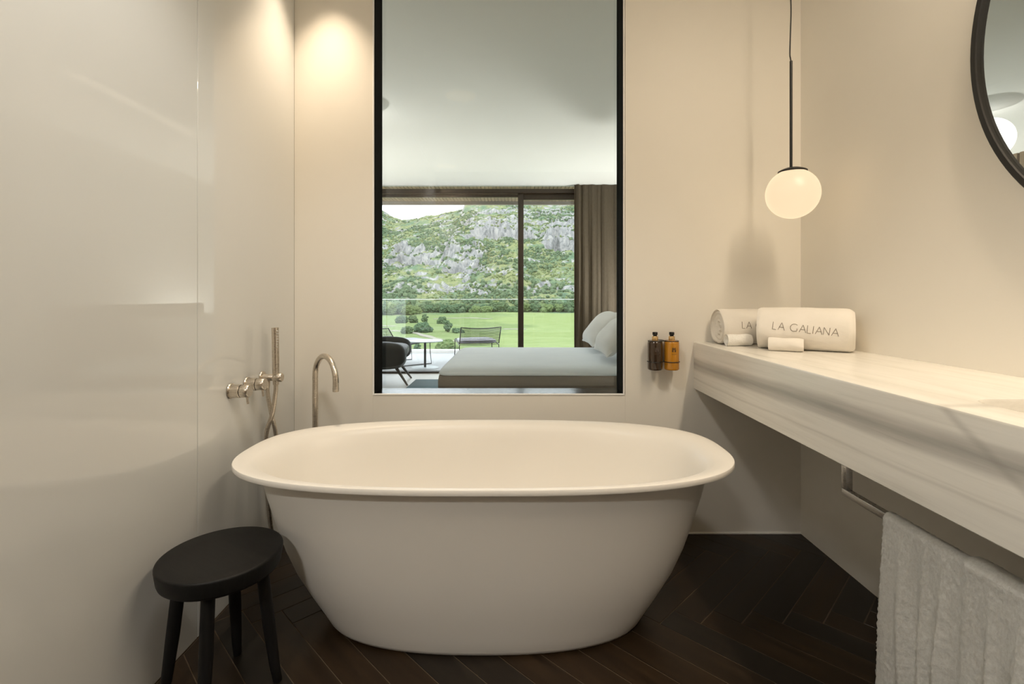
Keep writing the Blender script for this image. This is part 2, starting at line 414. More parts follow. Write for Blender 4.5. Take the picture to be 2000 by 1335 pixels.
# ================================================================== SETTING: BEDROOM AND TERRACE
struct('floor_bedroom', BX(BXL-.1, BXR+.1, YB2, YW+.06, -.1, 0), M_bfloor, 'pale polished bedroom floor')
struct('ceiling_bedroom', BX(BXL-.1, BXR+.1, YB2, YW-.09, HB, HB+.1), M_bwall, 'smooth pale bedroom ceiling')
struct('ceiling_bedroom_recess', BX(BXL-.1, BXR+.1, YW-.09, YW+.1, HB+.03, HB+.16), M_bwall)
struct('wall_bedroom_head', BX(BXR, BXR+.1, YB2, YW+.06, 0, HB+.1), M_bwall)
bsl = struct('wall_bedroom_slatted', BX(BXL-.1, BXL, YB2, YW+.06, 0, HB+.1), M_slat, 'oak slatted bedroom side wall')
bm = bmesh.new(); y = YB2+.03
while y < YW-.05:
    box(bm, BXL, BXL+.03, y, y+.045, 0, HB); y += .075
tag(obj('slat_row', bm, M_slat, bsl, False), kind='stuff')
bm = bmesh.new(); box(bm, BXL, XL-.16, YB2-.1, YB2, 0, HB+.1); box(bm, XR+.15, BXR, YB2-.1, YB2, 0, HB+.1)
struct('wall_bedroom_front', bm, M_bwall)
# sliding window
w2 = struct('window_2', BX(BXL, BXR, YW-.05, YW+.09, 2.505, 2.56), M_bronze, 'wide bronze framed sliding window onto the terrace')
obj('head_rail', BX(BXL, .055, YW-.01, YW+.03, 2.452, 2.49, bev=.004), M_bronze, w2)
obj('head_rail', BX(.13, BXR, YW+.0, YW+.05, 2.42, 2.504, bev=.004), M_bronze, w2)
obj('head_trim', BX(BXL, .055, YW+.0, YW+.06, 2.49, 2.5045), M_fascia, w2, False)
obj('bottom_track', BX(BXL, BXR, YW-.04, YW+.09, -.02, .028, bev=.004), M_bronze, w2)
for a, b in ((.055, .133), (-2.02, -1.94), (1.62, 1.70)):
    obj('mullion', BX(a, b, YW-.02, YW+.06, .028, 2.505, bev=.004), M_bronze, w2)
for a, b, yy in ((-2.7, -1.98, .012), (-1.98, .06, .012), (.13, 1.62, .035), (1.7, BXR, .035)):
    obj('pane', BX(a, b, YW+yy, YW+yy+.006, .03, 2.47), M_glass, w2, False)
# terrace
TZ = -.08; YT = 10.0
struct('terrace_floor', BX(BXL-3, BXR+4, YW+.07, YT, TZ-.2, TZ), M_terrace, 'pale stone terrace floor outside the sliding window')
struct('trim_2', BX(BXL-3, BXR+4, YT, YT+.18, TZ-.3, TZ+.06, bev=.01), M_whitetrim, 'low white kerb along the terrace edge')
bal = thing('glass_balustrade', 'clear frameless glass balustrade along the terrace edge', 'balustrade', (0, YT+.09, TZ+.06))
x = BXL-2.8
while x < BXR+3.5:
    obj('pane', BX(x+.006, x+1.494, -.008, .008, -.005, 1.02), M_glass_out, bal, False)
    obj('top_edge', BX(x+.006, x+1.494, -.009, .009, 1.02, 1.032), M_whitetrim, bal, False); x += 1.5
SZ, YS = 2.70, 8.52
sof = struct('ceiling_soffit', BX(BXL-1, BXR+2, YW+.05, YS+.05, SZ+.02, SZ+.2), M_fascia, 'timber boarded soffit above the terrace')
bme = None; x = BXL-.2; BWD = .0575
while x < BXR:
    if bme is None:
        o = obj('soffit_board', BX(-BWD/2+.003, BWD/2-.003, 0, YS-YW-.08, 0, .02, bev=.004, seg=1), M_soffit, sof, False); bme = o.data
    else: o = new_obj('soffit_board', bme, sof)
    o.location = (x, YW+.06, SZ); x += BWD
obj('edge_beam', BX(BXL-1, BXR+2, YS, YS+.05, SZ-.052, SZ+.02), M_fascia, sof, False)

# ================================================================== BATHTUB
TCX, TCY = -.096, 1.699
tub = thing('bathtub', 'freestanding white oval bathtub with a thin flared rim', 'bathtub', (TCX, TCY, 0))
SEG = 120
prof = [  # a, b, n, z  (outside up, over the rim, inside down)
 (.505, .214, 2.35, .000), (.514, .220, 2.38, .004), (.524, .226, 2.4, .016), (.548, .238, 2.4, .055), (.588, .258, 2.45, .12), (.628, .277, 2.5, .19),
 (.664, .295, 2.5, .27), (.695, .311, 2.5, .36), (.718, .323, 2.55, .44), (.735, .333, 2.55, .505), (.746, .340, 2.55, .5385),
 (.775, .355, 2.65, .5405), (.806, .372, 2.75, .5425), (.8115, .3772, 2.75, .5435), (.8125, .378, 2.75, .5455), (.8125, .378, 2.75, .5565), (.8112, .3768, 2.75, .5592), (.8075, .3735, 2.75, .560),
 (.790, .361, 2.7, .559), (.769, .349, 2.65, .555), (.748, .338, 2.55, .545), (.732, .327, 2.55, .525), (.715, .316, 2.5, .49), (.692, .303, 2.5, .42),
 (.668, .290, 2.45, .35), (.640, .275, 2.45, .28), (.602, .255, 2.4, .22), (.545, .226, 2.35, .175), (.46, .187, 2.3, .150), (.33, .132, 2.2, .138), (.18, .07, 2.1, .133), (.06, .025, 2.0, .131)]
rings = [[(*sup(a, b, n, k, SEG), z) for k in range(SEG)] for a, b, n, z in prof]
obj('tub_shell', loft(bmesh.new(), rings), M_tub, tub, True, ang=34)
obj('drain', LT([(0, .135), (.022, .1355), (.03, .134), (.032, .131), (.032, .128)], 28), M_chrome, tub)

# ================================================================== STOOL
SH = .38
st = thing('stool', 'low black wooden stool with round seat and four splayed legs', 'stool', (-.800, 1.352, 0), math.radians(-31.3))
obj('seat', LT([(0, SH-.052), (.132, SH-.052), (.1405, SH-.0505), (.1460, SH-.046), (.1485, SH-.039), (.1530, SH-.008), (.1530, SH-.005), (.1520, SH-.002), (.1500, SH-.0006), (.147, SH-.0001), (.10, SH-.0007), (0, SH-.0012)], 72), M_stool, st, ang=50)
for i, a in enumerate((math.pi/4, 3*math.pi/4, 5*math.pi/4, 7*math.pi/4)):
    d = Vector((math.cos(a), math.sin(a), 0))
    pts = [d*.142+Vector((0, 0, .0)), d*.1412+Vector((0, 0, .004)), d*.133+Vector((0, 0, .05)), d*.118+Vector((0, 0, .17)), d*.098+Vector((0, 0, SH-.03))]
    obj('leg', TB(pts, [.0085, .0115, .0135, .0165, .0165], 18), M_stool, st)

# ================================================================== TAPS
sp = thing('bath_spout', 'tall brushed nickel gooseneck bath spout rising behind the tub', 'tap', (-.859, 2.135, 0))
d = Vector((.141, -.145, 0)); rr = d.length/2; dn = d.normalized()
pts = [Vector((0, 0, .006)), Vector((0, 0, .30)), Vector((0, 0, .60)), Vector((0, 0, .70)), Vector((0, 0, .735))]
for k in range(1, 17):
    t = math.pi*k/16; pts.append(dn*(rr-rr*math.cos(t))+Vector((0, 0, .735+rr*.92*math.sin(t))))
pts += [d+Vector((0, 0, .715)), d+Vector((0, 0, .70))]
obj('pipe', TB(pts, .0120, 18), M_nickel, sp)
obj('nozzle', LT([(.0098, .694), (.0122, .694), (.0126, .70), (.0126, .708)], 18, origin=d), M_nickel, sp)
obj('joint_ring', LT([(.0118, .636), (.0126, .637), (.0126, .642), (.0118, .643)], 18), M_nickel, sp)
obj('base_flange', LT([(0, 0), (.028, 0), (.03, .003), (.028, .007), (.0115, .009)], 24), M_nickel, sp)

def valve(y, z, label, lever):
    v = thing('valve', label, 'tap', (XL, y, z))
    obj('wall_flange', LT([(0, .0005), (.026, .0005), (.0275, .003), (.026, .006), (.02, .007)], 28, 'X'), M_nickel, v)
    obj('body', LT([(.0225, .006), (.0235, .009), (.0235, .036), (.022, .0375)], 28, 'X'), M_nickel, v)
    h = obj('handle', LT([(.021, .039), (.0225, .041), (.0225, .066), (.0205, .069), (0, .069)], 28, 'X'), M_nickel, v)
    obj('lever', TB([(.058, 0, -.015), (.062, 0, -.045)], .0042, 10), M_nickel, h)
    return v
valve(1.738, .745, 'brushed nickel wall valve nearest the panel seam', 1)
valve(1.845, .750, 'brushed nickel wall valve between its twin and the hand shower', 1)
hs = thing('hand_shower', 'slim brushed nickel stick hand shower in its wall holder', 'shower', (XL, 1.955, .757))
obj('wall_flange', LT([(0, .0005), (.024, .0005), (.0255, .003), (.024, .006), (.0135, .008)], 28, 'X'), M_nickel, hs)
obj('arm', LT([(.0135, .006), (.0135, .052), (.012, .054), (0, .054)], 24, 'X'), M_nickel, hs)
obj('cradle', LT([(0, .048), (.0155, .048), (.0175, .051), (.0175, .078), (.0155, .081), (0, .081)], 24, 'X'), M_nickel, hs)
hd = obj('handset', TB([(.058, -.004, -.028), (.0565, -.002, .03), (.054, .001, .10), (.051, .004, .197)], [.0112, .0128, .0134, .0136], 20), M_nickel, hs)
bm = bmesh.new()
for i in range(7): box(bm, .0605, .0655, -.0085, .0085, .118+i*.0105, .1235+i*.0105, bev=.001, seg=1)
obj('spray_ribs', bm, M_chrome, hd)
obj('outlet', LT([(.0085, -.014), (.0105, -.016), (.0105, -.034), (.009, -.04)], 18, origin=(.022, 0, 0)), M_nickel, hs)
hp = spline([(.058, -.004, -.026), (.057, -.006, -.06), (.048, -.012, -.14), (.028, -.02, -.22), (.026, -.018, -.36), (.03, -.004, -.52), (.035, .012, -.62), (.045, .03, -.655), (.055, .045, -.62), (.056, .045, -.50), (.054, .03, -.36), (.05, .012, -.23), (.036, .003, -.14), (.024, 0, -.07), (.022, 0, -.036)], 10)
obj('hose', TB(hp, .0082, 12), M_nickel, hs)

# ================================================================== STONE COUNTER
bm = bmesh.new()
CY0, CY1 = -.35, YB-.0005
BX0, BX1, BY0, BY1 = .915, 1.205, .42, 1.005
ct = thing('stone_counter', 'thick pale marble counter with grey veins cantilevered from the right wall', 'counter', (0, 0, 0))
def rrect(x0, x1, y0, y1, r, n=6):
    P = []
    for cx, cy, a0 in ((x1-r, y1-r, 0), (x0+r, y1-r, 90), (x0+r, y0+r, 180), (x1-r, y0+r, 270)):
        for k in range(n+1):
            a = math.radians(a0+90*k/n); P.append((cx+r*math.cos(a), cy+r*math.sin(a)))
    return P
e = .006
outer = rrect(CTX, XR-.0005, CY0, CY1, .0005)
inner = rrect(BX0, BX1, BY0, BY1, .05)
rings = []
def ring(P, z, inset=0, c=None):
    out = []
    for x, y in P:
        xx = x+(inset if x < (CTX+XR)/2 else 0) if inset else x
        out.append((xx, y, z))
    return out
rings = [ring(outer, CBZ+.003), ring(outer, CTZ-e), ring(outer, CTZ-e*.3, e*.3), ring(outer, CTZ, e)]
def mapin(s, dz): 
    cx, cy = (BX0+BX1)/2, (BY0+BY1)/2; sx = 1-s/((BX1-BX0)/2); sy = 1-s/((BY1-BY0)/2)
    return [(cx+(x-cx)*sx, cy+(y-cy)*sy, CTZ-dz) for x, y in inner]
rings += [mapin(-.003, 0), mapin(0, .001), mapin(.003, .006), mapin(.006, .05), mapin(.012, .082), mapin(.03, .098), mapin(.08, .106)]
bot = ring(outer, CBZ+.0005, .003)
rings = [bot] + rings
obj('slab', loft(bm, rings), M_marble, ct, True, ang=30)
bm = LT([(0, CTZ-.1045), (.018, CTZ-.104), (.022, CTZ-.1055)], 24, origin=((BX0+BX1)/2, .62, 0))
obj('basin_drain', bm, M_chrome, ct)

# towel rail
RX, RZ, RY1, RY0 = .90, .549, 1.345, .62
rl = thing('towel_rail', 'square satin chrome towel rail hung under the stone counter', 'towel rail', (RX, 0, RZ))
obj('bar', BX(-.009, .009, RY0, RY1, -.009, .009, bev=.0015), M_chrome, rl)
for yy in (RY1-.009, RY0+.009):
    obj('bracket', BX(-.009, .009, yy-.0105, yy+.0105, .0085, CBZ-RZ, bev=.0015), M_chrome, rl)

# ================================================================== LETTERING
GLYPH = {
 'L': ([[(0, 1), (0, 0), (.42, -.02)]], .5), 'A': ([[(0, 0), (.36, 1), (.74, 0)], [(.13, .36), (.62, .36)]], .72),
 'G': ([[(.78, .86), (.58, .98), (.4, .99), (.18, .88), (.04, .66), (.02, .42), (.12, .18), (.32, .03), (.55, .01), (.78, .1), (.78, .42)]], .9),
 'I': ([[(0, 1), (0, 0)]], .12), 'N': ([[(0, 0), (0, 1), (.62, 0), (.62, 1)]], .72), ' ': ([], .34)}
def word_strokes(txt, h, gap=.14):
    out = []; x = 0
    for ch in txt:
        g, w = GLYPH[ch]
        for s in g: out.append([((x+px)*h, py*h) for px, py in s])
        x += w+gap
    return out, (x-gap)*h
def densify(s, step):
    o = []
    for a, b in zip(s, s[1:]):
        n = max(1, int(math.hypot(b[0]-a[0], b[1]-a[1])/step))
        o += [(a[0]+(b[0]-a[0])*k/n, a[1]+(b[1]-a[1])*k/n) for k in range(n)]
    return o+[s[-1]]

# ================================================================== ROLLED TOWELS
def towel_roll(name, label, A, B, r, material, text=None, squash=.96, wob=.002, tpos=.2, th=.03, tang=-.1, tilt=-.1, seed=1, turns=4.5):
    rnd = random.Random(seed)
    A = Vector((A[0], A[1], 0)); B = Vector((B[0], B[1], 0)); L = (B-A).length; ang = math.atan2(B.y-A.y, B.x-A.x)
    root = thing(name, label, 'towel', (A.x, A.y, CTZ+.0008), ang, 'rolled towels on the stone counter')
    seg, ns = 64, 40; ph = [rnd.random()*6.28 for _ in range(8)]
    def rad(s, t):
        w = wob*(math.sin(3*t+ph[0]+5*s)+.7*math.sin(2*t+ph[1]-7*s)+.5*math.sin(5*t+ph[2]+11*s))
        return r+w
    def P(s, t, k=1.0, dx=0.0):
        # local x along the roll; t = 0 towards local -y (viewer side), increasing upwards
        q = rad(s, t)*k
        y = -math.cos(t)*q; z = math.sin(t)*q*squash
        zb = r*squash
        z = max(z, -zb*.965)
        return (s*L+dx, y, zb*.965+z)
    bm = bmesh.new(); rows = []
    def capwave(k, t, s): return .0055*math.sin(2*math.pi*(k*turns - t/(2*math.pi)))*min(1, (1-k)*8) - .004*(1-k)
    for k in (.02, .12, .22, .32, .42, .52, .62, .72, .80, .87, .93): 
        rows.append([P(0, 2*math.pi*j/seg, k, -capwave(k, 2*math.pi*j/seg, 0)+.004+.008*(1-k)) for j in range(seg)])
    for i in range(ns+1):
        s = i/ns; edge = min(s, 1-s)*L
        er = .022 if s > .5 else .012; k = 1-(max(0, er-edge)/er)**2*(.15 if s > .5 else .06)
        rows.append([P(s, 2*math.pi*j/seg, k) for j in range(seg)])
    for k in (.80, .72, .62, .52, .42, .32, .22, .12, .02):
        rows.append([P(1, 2*math.pi*j/seg, k, capwave(k, 2*math.pi*j/seg, 1)-.004-.008*(1-k)) for j in range(seg)])
    obj('roll', loft(bm, rows), material, root, True, ang=70)
    if text:
        strokes, tw = word_strokes(text, th); bm = bmesh.new()
        for s in strokes:
            pts = []
            for x, y in densify(s, .004):
                sx = tpos*L+x*math.cos(tilt)-y*math.sin(tilt); arc = tang*r+x*math.sin(tilt)+y*math.cos(tilt)
                t = arc/r; pts.append(P(sx/L, t, 1+.0006/r))
            tube(bm, pts, .00085, 6)
        obj('lettering', bm, M_thread, root)
    return root
towel_roll('rolled_bath_towel', 'large rolled white towel in front on the counter, full lettering visible', (.99, 2.0), (1.262, 1.83), .0855, M_cotton, 'LA GALIANA', tpos=.175, th=.0295, tang=.02, tilt=-.10, seed=3)
towel_roll('rolled_bath_towel', 'large rolled white towel at the back, lettering half hidden by the front roll', (.885, 2.155), (1.17, 2.155), .080, M_cotton, 'LA GALIANA', tpos=.26, th=.029, tang=-.03, tilt=-.02, seed=9)
towel_roll('rolled_face_cloth', 'small smooth rolled cloth lying before the large front towel', (.975, 1.893), (1.074, 1.832), .0265, M_cotton, wob=.0006, seed=5, turns=3)
towel_roll('rolled_face_cloth', 'small fluffy rolled cloth lying before the rear towel', (.885, 2.062), (.988, 2.062), .0255, M_terry, wob=.0008, seed=6, turns=3)

# ================================================================== HANGING TOWEL
ht = thing('hanging_towel', 'white terry bath towel draped over the chrome rail', 'towel', (RX, 0, RZ))
rows = []; ny = 170; Y1, Y0 = 1.183, .66
def fold(y, s):
    # outward bulge of the front sheet (towards -x), grows below the bar
    g = min(1, s/.22)
    a = .012*math.exp(-((y-1.125+.05*s)/.016)**2) + .011*math.exp(-((y-1.062)/.013)**2) + .010*math.exp(-((y-1.012)/.010)**2) + .016*math.exp(-((y-.842)/.017)**2)+.010*math.exp(-((y-.905)/.011)**2) + .005*math.sin(y*38+1.2)
    b = .016/(1+math.exp((y-.968)/.0035))*(.55+.45*g)
    return a*g*1.7 + b*.9
prof = []
for k in range(0, 121): prof.append(('f', .60*(1-k/120)))
for k in range(1, 12): prof.append(('t', math.pi*k/12))
for k in range(0, 31): prof.append(('b', .50*k/30))
rnd = random.Random(4)
for i in range(ny+1):
    y = Y1+(Y0-Y1)*i/ny; row = []
    for kind, v in prof:
        yy = y
        if kind == 'f':
            yy = y+.022*(v/.6)*max(0, 1-i/110) ; x = -.0165-fold(y, v); z = -v
            z0 = min(v, .6)
            p = (x, yy, -z0+.0)
        elif kind == 't':
            b = .010/(1+math.exp((y-.968)/.0035))
            p = (-(.0165+b)*math.cos(v), yy, (.0155+b)*math.sin(v))
        else:
            p = (.0165+.004*math.sin(y*30), yy, -v)
        row.append((p[0]+rnd.uniform(-.0016, .0016), p[1]+rnd.uniform(-.0010, .0010), max(p[2]+rnd.uniform(-.0010, .0010), -RZ+.012)))
    rows.append(row)
bm = grid(bmesh.new(), rows); bmesh.ops.solidify(bm, geom=bm.faces[:], thickness=-.006)
obj('cloth', bm, M_terry, ht, True, ang=80)
strokes, tw = word_strokes('LA GALIANA', .032); bm = bmesh.new()
for s in strokes:
    tube(bm, [(-.0215-fold(1.186-x-.012, .43), 1.193-x, -.437+y) for x, y in densify(s, .004)], .0009, 6)
obj('lettering', bm, M_navy, ht)

# ================================================================== PUMP BOTTLES
BYc = YB-.05
def bottle(x, m, pm, label):
    b = thing('pump_bottle', label, 'bottle', (x, BYc, .752))
    obj('body', LT([(0, 0), (.028, 0), (.0312, .003), (.032, .007), (.032, .118), (.031, .124), (.027, .128), (.0125, .130)], 40), m, b)
    obj('collar', LT([(.013, .1285), (.0135, .130), (.0135, .146), (.0125, .148), (.008, .149)], 24), M_gold, b)
    bm = LT([(.0085, .148), (.0085, .154), (.0112, .155), (.0112, .1655), (.010, .167), (0, .167)], 24)
    box(bm, -.0042, .0042, -.024, 0, .1575, .1655, bev=.0015)
    obj('pump_head', bm, M_black, b)
    def on(sx, z): 
        t = sx/.032; return (math.sin(t)*.0324, -math.cos(t)*.0324, z)
    bm = bmesh.new()
    for gx in range(2):
        for gz in range(2):
            cx, cz = (-.0046, .0046)[gx], .086+(.0094 if gz else 0)
            for s in ([(-.0032, .0034), (.0032, .0034)], [(-.0032, .0), (.0032, .0)], [(-.0032, -.0034), (.0032, -.0034)], [(0, -.0036), (0, .0036)], [(-.0032 if gx == gz else .0032, -.0036), (-.0032 if gx == gz else .0032, .0036)]):
                tube(bm, [on(cx+p[0], cz+p[1]) for p in densify(s, .0025)], .00075, 5)
    obj('emblem', bm, pm, b)
    bm = bmesh.new()
    for k in range(7):
        cx = -.009+.003*k
        tube(bm, [on(cx, .0695), on(cx, .0725)], .0004, 5)
        if k % 2: tube(bm, [on(cx-.0006, .0725), on(cx+.0012, .0725)], .0004, 5)
    obj('small_print', bm, pm, b)
bottle(.626, M_brown, M_print2, 'dark brown pump bottle with gold collar, nearer the window')
bottle(.700, M_amber, M_print, 'amber yellow pump bottle with gold collar and dark emblem')
hb = thing('bottle_holder', 'black metal wall holder clasping the two pump bottles', 'holder', (.663, YB, .752))
obj('back_plate', BX(-.009, .009, -.008, -.0005, .02, .13, bev=.001), M_black, hb)
for zz in (.036, .1275):
    for sx in (-.037, .037):
        rr_ = .0335 if zz < .1 else .030
        pts = [(sx+rr_*math.cos(2*math.pi*k/36), BYc-YB+rr_*math.sin(2*math.pi*k/36), zz) for k in range(36)]
        obj('ring', TB(pts, .0018, 8, closed=True), M_black, hb)
    obj('bridge', BX(-.010, .010, BYc-YB-.004, -.006, zz-.002, zz+.002), M_black, hb)

# ================================================================== GLOBE PENDANT
GX, GY, GZ = 1.088, 1.93, 1.478
gp = thing('globe_pendant', 'lit opal glass globe pendant on a thin black rod', 'lamp', (GX, GY, GZ))
R = .0965
obj('globe', LT([(0, -R)]+[(R*math.cos(math.radians(a)), R*math.sin(math.radians(a))) for a in range(-84, 85, 6)]+[(0, R)], 56), M_globe, gp)
a0 = math.radians(60)
pr = [(R*1.012*math.cos(a), R*1.012*math.sin(a)) for a in [math.radians(q) for q in (58, 63, 68, 74, 80, 86)]]
pr2 = [(r_*1.0, z_+.006) for r_, z_ in pr][::-1]
obj('cap', LT(pr+[(.006, R*1.012)]+[(.006, R*1.012+.0065)]+pr2+[pr[0]], 40), M_black, gp)
obj('rod', TB([(-.006, 0, R*.98), (-.006, 0, .518)], .0052, 14), M_black, gp)
cp = spline([(-.006, 0, .515), (-.0085, 0, .53), (-.0105, 0, .55), (-.008, 0, .64), (-.006, 0, .72), (-.009, 0, .82), (-.009, 0, .95), (-.008, 0, HC-GZ-.02)], 6)
obj('cord', TB(cp, .0026, 8), M_black, gp)
obj('ceiling_cup', LT([(0, HC-GZ-.03), (.03, HC-GZ-.03), (.034, HC-GZ-.026), (.034, HC-GZ-.0005)], 28, origin=(-.008, 0, 0)), M_black, gp)

# ================================================================== ROUND MIRROR
mr = thing('round_mirror', 'large round wall mirror in a thin black frame', 'mirror', (XR, .79, 1.738))
RM = .592; sec = [(RM-.019, -.004), (RM-.019, -.026), (RM-.0165, -.0285), (RM-.0025, -.0285), (RM, -.026), (RM, -.0005), (RM-.019, -.0005), (RM-.019, -.004)]
obj('frame', LT(sec, 128, 'X'), M_black, mr)
obj('mirror_glass', LT([(0, -.016), (RM-.0195, -.016), (RM-.0195, -.006), (0, -.006)], 128, 'X'), M_mirror, mr)

# ================================================================== DOWNLIGHTS
def downlight(label, x, y, power, size, blend=.25, color=WARM, z=HC, soft=.018, k=1.0):
    t = thing('downlight', label, 'lamp', (x, y, z-.0005), 0, 'recessed downlights')
    obj('ring', LT([(.030*k, 0), (.040*k, 0), (.041*k, -.002), (.039*k, -.004), (.031*k, -.003), (.030*k, 0)], 32), M_whitetrim, t)
    obj('lens', LT([(0, -.001), (.029*k, -.001), (.029*k, -.0002), (0, -.0002)], 28), M_lens, t)
    l = bpy.data.lights.new('downlight_beam', 'SPOT'); l.energy = power; l.color = color; l.spot_size = math.radians(size); l.spot_blend = blend
    l.shadow_soft_size = soft
    lo = new_obj('downlight_beam', l, t); lo.location = (0, 0, -.006)
downlight('recessed ceiling downlight over the tap end of the tub', -.823, 2.06, P_TAP, 72, 1.0)
downlight('recessed ceiling downlight over the basin', 1.12, .85, P_SINK, 80, .6)
ll = thing('linear_ceiling_light', 'slim recessed linear light in the ceiling above the stone counter', 'lamp', (1.12, .5, HC-.0005))
obj('trim_frame', box(box(BX(-.068, -.06, -.73, .73, -.004, 0), .06, .068, -.73, .73, -.004, 0), -.06, .06, .723, .73, -.004, 0), M_whitetrim, ll, False)
obj('diffuser', BX(-.06, .06, -.723, .723, -.002, 0), M_lens, ll, False)
la = bpy.data.lights.new('linear_beam', 'AREA'); la.shape = 'RECTANGLE'; la.size = .11; la.size_y = 1.44; la.energy = P_MID; la.color = (1, .83, .62)
lao = new_obj('linear_beam', la, ll); lao.location = (0, 0, -.004)
downlight('added unseen ceiling fill over the panelled side of the room', -.42, .80, P_SIDE, 126, .5, color=(1, .95, .87), soft=.16, k=4.0)  # fill lamp added to lift the towel and counter front
downlight('added unseen ceiling fill over the entry end of the room', -.82, -1.3, P_ENTRY, 128, .5, color=(1, .97, .91), soft=.14, k=4.0)  # fill lamp added behind the camera for the tub front

# ================================================================== BEDROOM FURNITURE
BDX0, BDX1, BDY0, BDY1, BDZ = -.60, 1.45, 3.83, 5.42, .525
bd = thing('bed', 'wide bed made up with a smooth grey cover', 'bed', (0, 0, 0))
def bedsec(inset, z, r):
    return [(x+.003*math.sin(y*9+z*20), y+.003*math.sin(x*7), z+.002*math.sin(x*5+y*3)) for x, y in rrect(BDX0+inset, BDX1-inset*.3, BDY0+inset, BDY1-inset, r, 10)]
obj('bed_base', loft(bmesh.new(), [bedsec(*q) for q in ((.03, .06, .07), (.012, .08, .075), (.002, .25, .08), (.0, .40, .085), (.004, .448, .09), (.03, .462, .09), (.2, .463, .1))]), M_bedbase, bd, True, ang=75)
obj('bed_cover', loft(bmesh.new(), [bedsec(*q) for q in ((.05, .455, .09), (.006, .458, .09), (.001, .464, .09), (.006, .482, .09), (.02, .503, .10), (.05, .517, .11), (.12, .525, .13), (.25, .527, .15), (.5, .528, .2), (.7, .528, .05))]), M_bed, bd, True, ang=75)
for lx in (BDX0+.12, BDX1-.12):
    for ly in (BDY0+.12, BDY1-.12): obj('leg', BX(lx-.03, lx+.03, ly-.03, ly+.03, .012, .062), M_bedbase, bd, False)
obj('headboard', BX(BDX1+.005, BDX1+.085, BDY0-.1, BDY1+.1, .012, 1.0, bev=.02), M_bedbase, bd)
def pillow(label, loc, rotz, lean, w, h, t, seed):
    rnd = random.Random(seed); root = thing('pillow', label, 'pillow', loc, rotz, 'pillows on the bed')
    n = 28; bm = bmesh.new(); top = []; botm = []
    for i in range(n+1):
        ra, rb = [], []
        for j in range(n+1):
            u, v = 2*i/n-1, 2*j/n-1
            th = t*(max(0, (1-abs(u)**2.6)*(1-abs(v)**2.6)))**.62
            px = u*w/2*(1-.07*(1-abs(v))**1.0*abs(u)**6+.0); pv = v*h/2*(1-.07*(1-abs(u))*abs(v)**6)
            wr = .006*math.sin(5*u+3*v+seed)*th/t+.004*math.sin(11*u*v+seed)
            ra.append((px, pv, th+wr)); rb.append((px, pv, -th*.8+wr))
        top.append(ra); botm.append(rb)
    grid(bm, top); grid(bm, [r_[::-1] for r_ in botm])
    bmesh.ops.remove_doubles(bm, verts=bm.verts, dist=.0005)
    M = Matrix.Rotation(-lean, 4, 'Y') @ Matrix.Translation((0, 0, t*.8)) @ Matrix.Rotation(math.pi/2, 4, 'Z') 
    M = Matrix.Rotation(-lean, 4, 'Y') @ Matrix.Translation((h/2, 0, t*.8)) @ Matrix.Rotation(math.pi/2, 4, 'Z')
    bm.transform(M)
    obj('pillow_case', bm, M_pillow, root, True, ang=80)
pillow('plump white pillow leaning on the bed, on the side by the curtain', (.80, 5.0, .53), 0, math.radians(44), .70, .44, .115, 2)
pillow('plump white pillow leaning on the bed, on the side nearer the bathroom', (.80, 4.25, .53), 0, math.radians(47), .66, .40, .105, 5)
tag(obj('rug', BX(-1.255, 1.2, 3.3, 6.32, .0005, .012, bev=.004), M_rug), 'blue grey flat woven rug under the bed', 'rug')
# curtain
bm = bmesh.new(); rows = []; nx = 150
cx0, cx1 = .82, 1.95
for k in range(24):
    z = .015+(HB-.006-.015)*k/23; row = []
    for i in range(nx+1):
        t = i/nx; x = cx0+(cx1-cx0)*t
        amp = (.022*(.55+.45*(1-k/23))+.007*math.sin(t*23))*(.7+.5*math.sin(t*9+1))
        y = YW-.17+amp*math.sin(t*2*math.pi*13+1.1*math.sin(t*21)+.15*math.sin(k*.4))+.012*math.sin(t*40+k*.12)
        row.append((x+.006*math.sin(t*2*math.pi*13*2), y, z))
    rows.append(row)
grid(bm, rows); bmesh.ops.solidify(bm, geom=bm.faces[:], thickness=.003)
tag(obj('curtain', bm, M_curtain), 'floor-length taupe linen curtain drawn to the side of the window', 'curtain')
# armchair
ac = thing('armchair', 'dark leather armchair with rounded arms and splayed black legs', 'armchair', (-1.72, 6.16, 0), math.radians(97))
def superell(bm, c, s, e1=.45, e2=.45, nu=28, nv=18, rotM=None):
    def sg(w, m): return math.copysign(abs(w)**m, w)
    rows = []
    for j in range(nv+1):
        v = -math.pi/2+math.pi*j/nv
        rows.append([])
        for i in range(nu):
            u = 2*math.pi*i/nu
            p = Vector((s[0]*sg(math.cos(v), e1)*sg(math.cos(u), e2), s[1]*sg(math.cos(v), e1)*sg(math.sin(u), e2), s[2]*sg(math.sin(v), e1)))
            if rotM is not None: p = rotM @ p
            rows[-1].append(tuple(p+Vector(c)))
    loft(bm, rows, False); bmesh.ops.remove_doubles(bm, verts=bm.verts, dist=.0004); return bm
def SE(*a, **k): return superell(bmesh.new(), *a, **k)
obj('seat_base', SE((0, .02, .28), (.40, .38, .085), .4, .5), M_leather, ac)
obj('seat_cushion', SE((-.02, -.06, .40), (.29, .34, .085), .55, .45), M_leather, ac)
for sx in (-1, 1):
    obj('armrest', SE((sx*.375, -.02, .385), (.085, .38, .155), .6, .6, rotM=Matrix.Rotation(sx*.18, 3, 'Y')), M_leather, ac)
obj('backrest', SE((0, .34, .58), (.40, .10, .32), .5, .6, rotM=Matrix.Rotation(-.2, 3, 'X')), M_leather, ac)
for sx, sy in ((-1, -1), (1, -1), (-1, 1), (1, 1)):
    obj('leg', TB([(sx*.27, sy*.41, .0), (sx*.20, sy*.25, .235)], [.011, .022], 12), M_black, ac)
